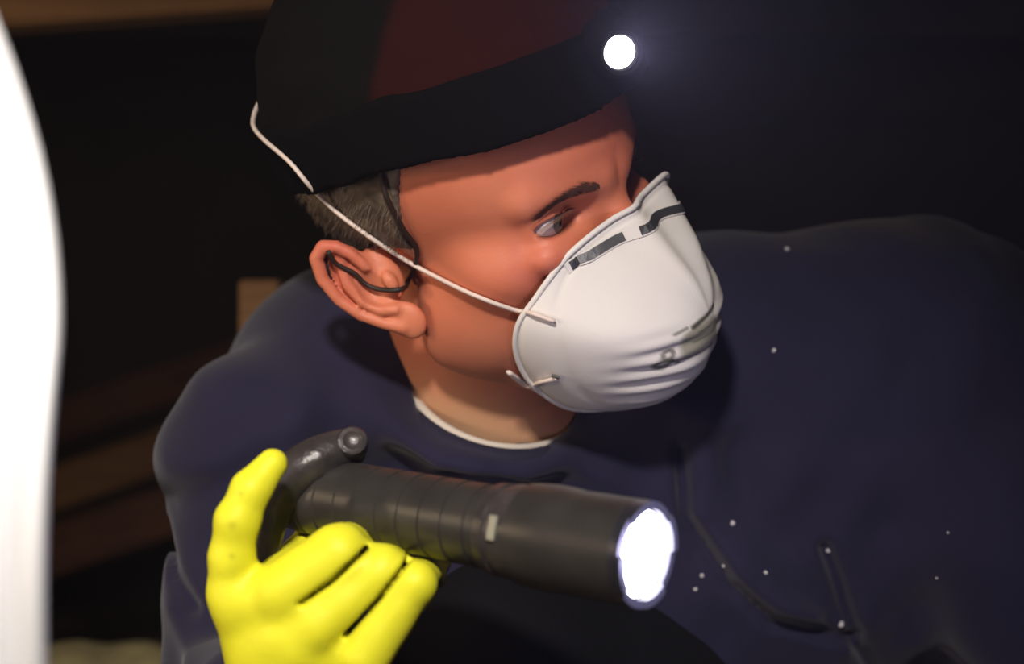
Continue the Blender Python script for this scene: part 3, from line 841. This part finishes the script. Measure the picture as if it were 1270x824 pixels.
for k in range(n):
    for j in range(3): ff.append((k*4+j, ((k+1) % n)*4+j, ((k+1) % n)*4+j+1, k*4+j+1))
b.add(vv, ff); o = b.build('bezel', M['steel'], fl, False)
b = MB(); b.lathe(B0, fx, [(-.002, .0180), (-.0008, .012), (-.0004, .0002)], 48); b.build('lens', M['torch'], fl)
# small clip tab on the collar, pale grey to stand for its highlight
sd = Vector((0, -1, .1)); sd = (sd-fx*sd.dot(fx)).normalized(); 
q = MB(); pc = A0+fx*Lf*.672+sd*.0212+fx.cross(sd)*0; q.box(pc, fx*.0022, fx.cross(sd).normalized()*.0055, sd*.0008, .0004); q.build('clip_tab', mat('grey_tab', (.22, .22, .18), .3), fl, False)
# tail: rubber hook curving down round the hand
hook = [W(446, 552, -.150), W(418, 560, -.156), W(385, 575, -.160), (W(352, 602, -.160)), W(334, 640, -.160), W(326, 690, -.165), W(330, 730, -.17)]
b = MB(); hp = spline(hook, 8); n = len(hp)
b.tube(hp, [(.0082+.0030*math.sin(math.pi*min(1, i/n*1.3)))*(.75 if i == 0 else 1) for i in range(n)], 16); o = b.build('tail_hook', M['blk2'], fl)
b = MB(); cb = Vector(W(437, 549, -.162)); b.lathe(cb, Vector((.1, -1, .35)), [(-.006, .0075), (.001, .0075), (.003, .0065), (.0035, .0045), (.0028, .0035), (.0028, .0002)], 28); o = b.build('switch_button', M['blk2'], fl); autosmooth(o, 40)
point('torch_light', B0+fx*.03+Vector((.004, 0, 0)), .40, .01, (.72, .68, 1))

# ---------------------------------------------------------------- pale bits of debris on the shirt
k = 0
spots = [((908, 650), .0017, 'largest pale crumb on shirt right of the flashlight lens'), ((871, 714), .0014, 'pale crumb on shirt just below and right of the flashlight lens'),
 ((863, 731), .0013, 'lowest pale crumb beside the flashlight lens'), ((949, 711), .0015, 'bright crumb on shirt between the lens and the long fold'), ((1028, 683), .0015, 'crumb on shirt at the top end of the steep fold'),
 ((1043, 775), .0018, 'bright crumb on shirt where the two folds meet'), ((960, 435), .0015, 'crumb on shirt to the right of the mask'), ((976, 310), .0017, 'crumb high on the shoulder, right of the mask top'),
 ((898, 702), .0011, 'small dim crumb in the group right of the lens'), ((1176, 661), .0009, 'tiny crumb near the right border of shirt, upper of two'), ((1162, 717), .0009, 'tiny crumb near the right border of shirt, lower of two')]
for (px, py), r, lab in spots:
    o_ = Vector((0, -1, CAMZ)); d = (Vector(W(px, py, 0))-o_).normalized(); loc, nr, i, t = sb.ray_cast(o_, d)
    if not loc: continue
    b = MB(); rr = [[r*random.uniform(.7, 1.2) for _ in range(7)] for _ in range(3)]
    vv = [(rr[j][i]*math.cos(i*.9)*[.7, 1, .6][j], rr[j][i]*math.sin(i*.9)*[.7, 1, .6][j], [-.4, .1, .7][j]*r) for j in range(3) for i in range(7)]
    ff = [(j*7+i, j*7+(i+1) % 7, (j+1)*7+(i+1) % 7, (j+1)*7+i) for j in range(2) for i in range(7)]+[tuple(range(14, 21)), tuple(range(7))[::-1]]
    b.add(vv, ff); o = b.build('debris_crumb', M['debris'], None, False); o.location = loc+nr*r*.3; o.rotation_euler = nr.to_track_quat('Z', 'Y').to_euler()
    tag(o, lab, 'debris', 'pale crumbs of debris on the shirt')
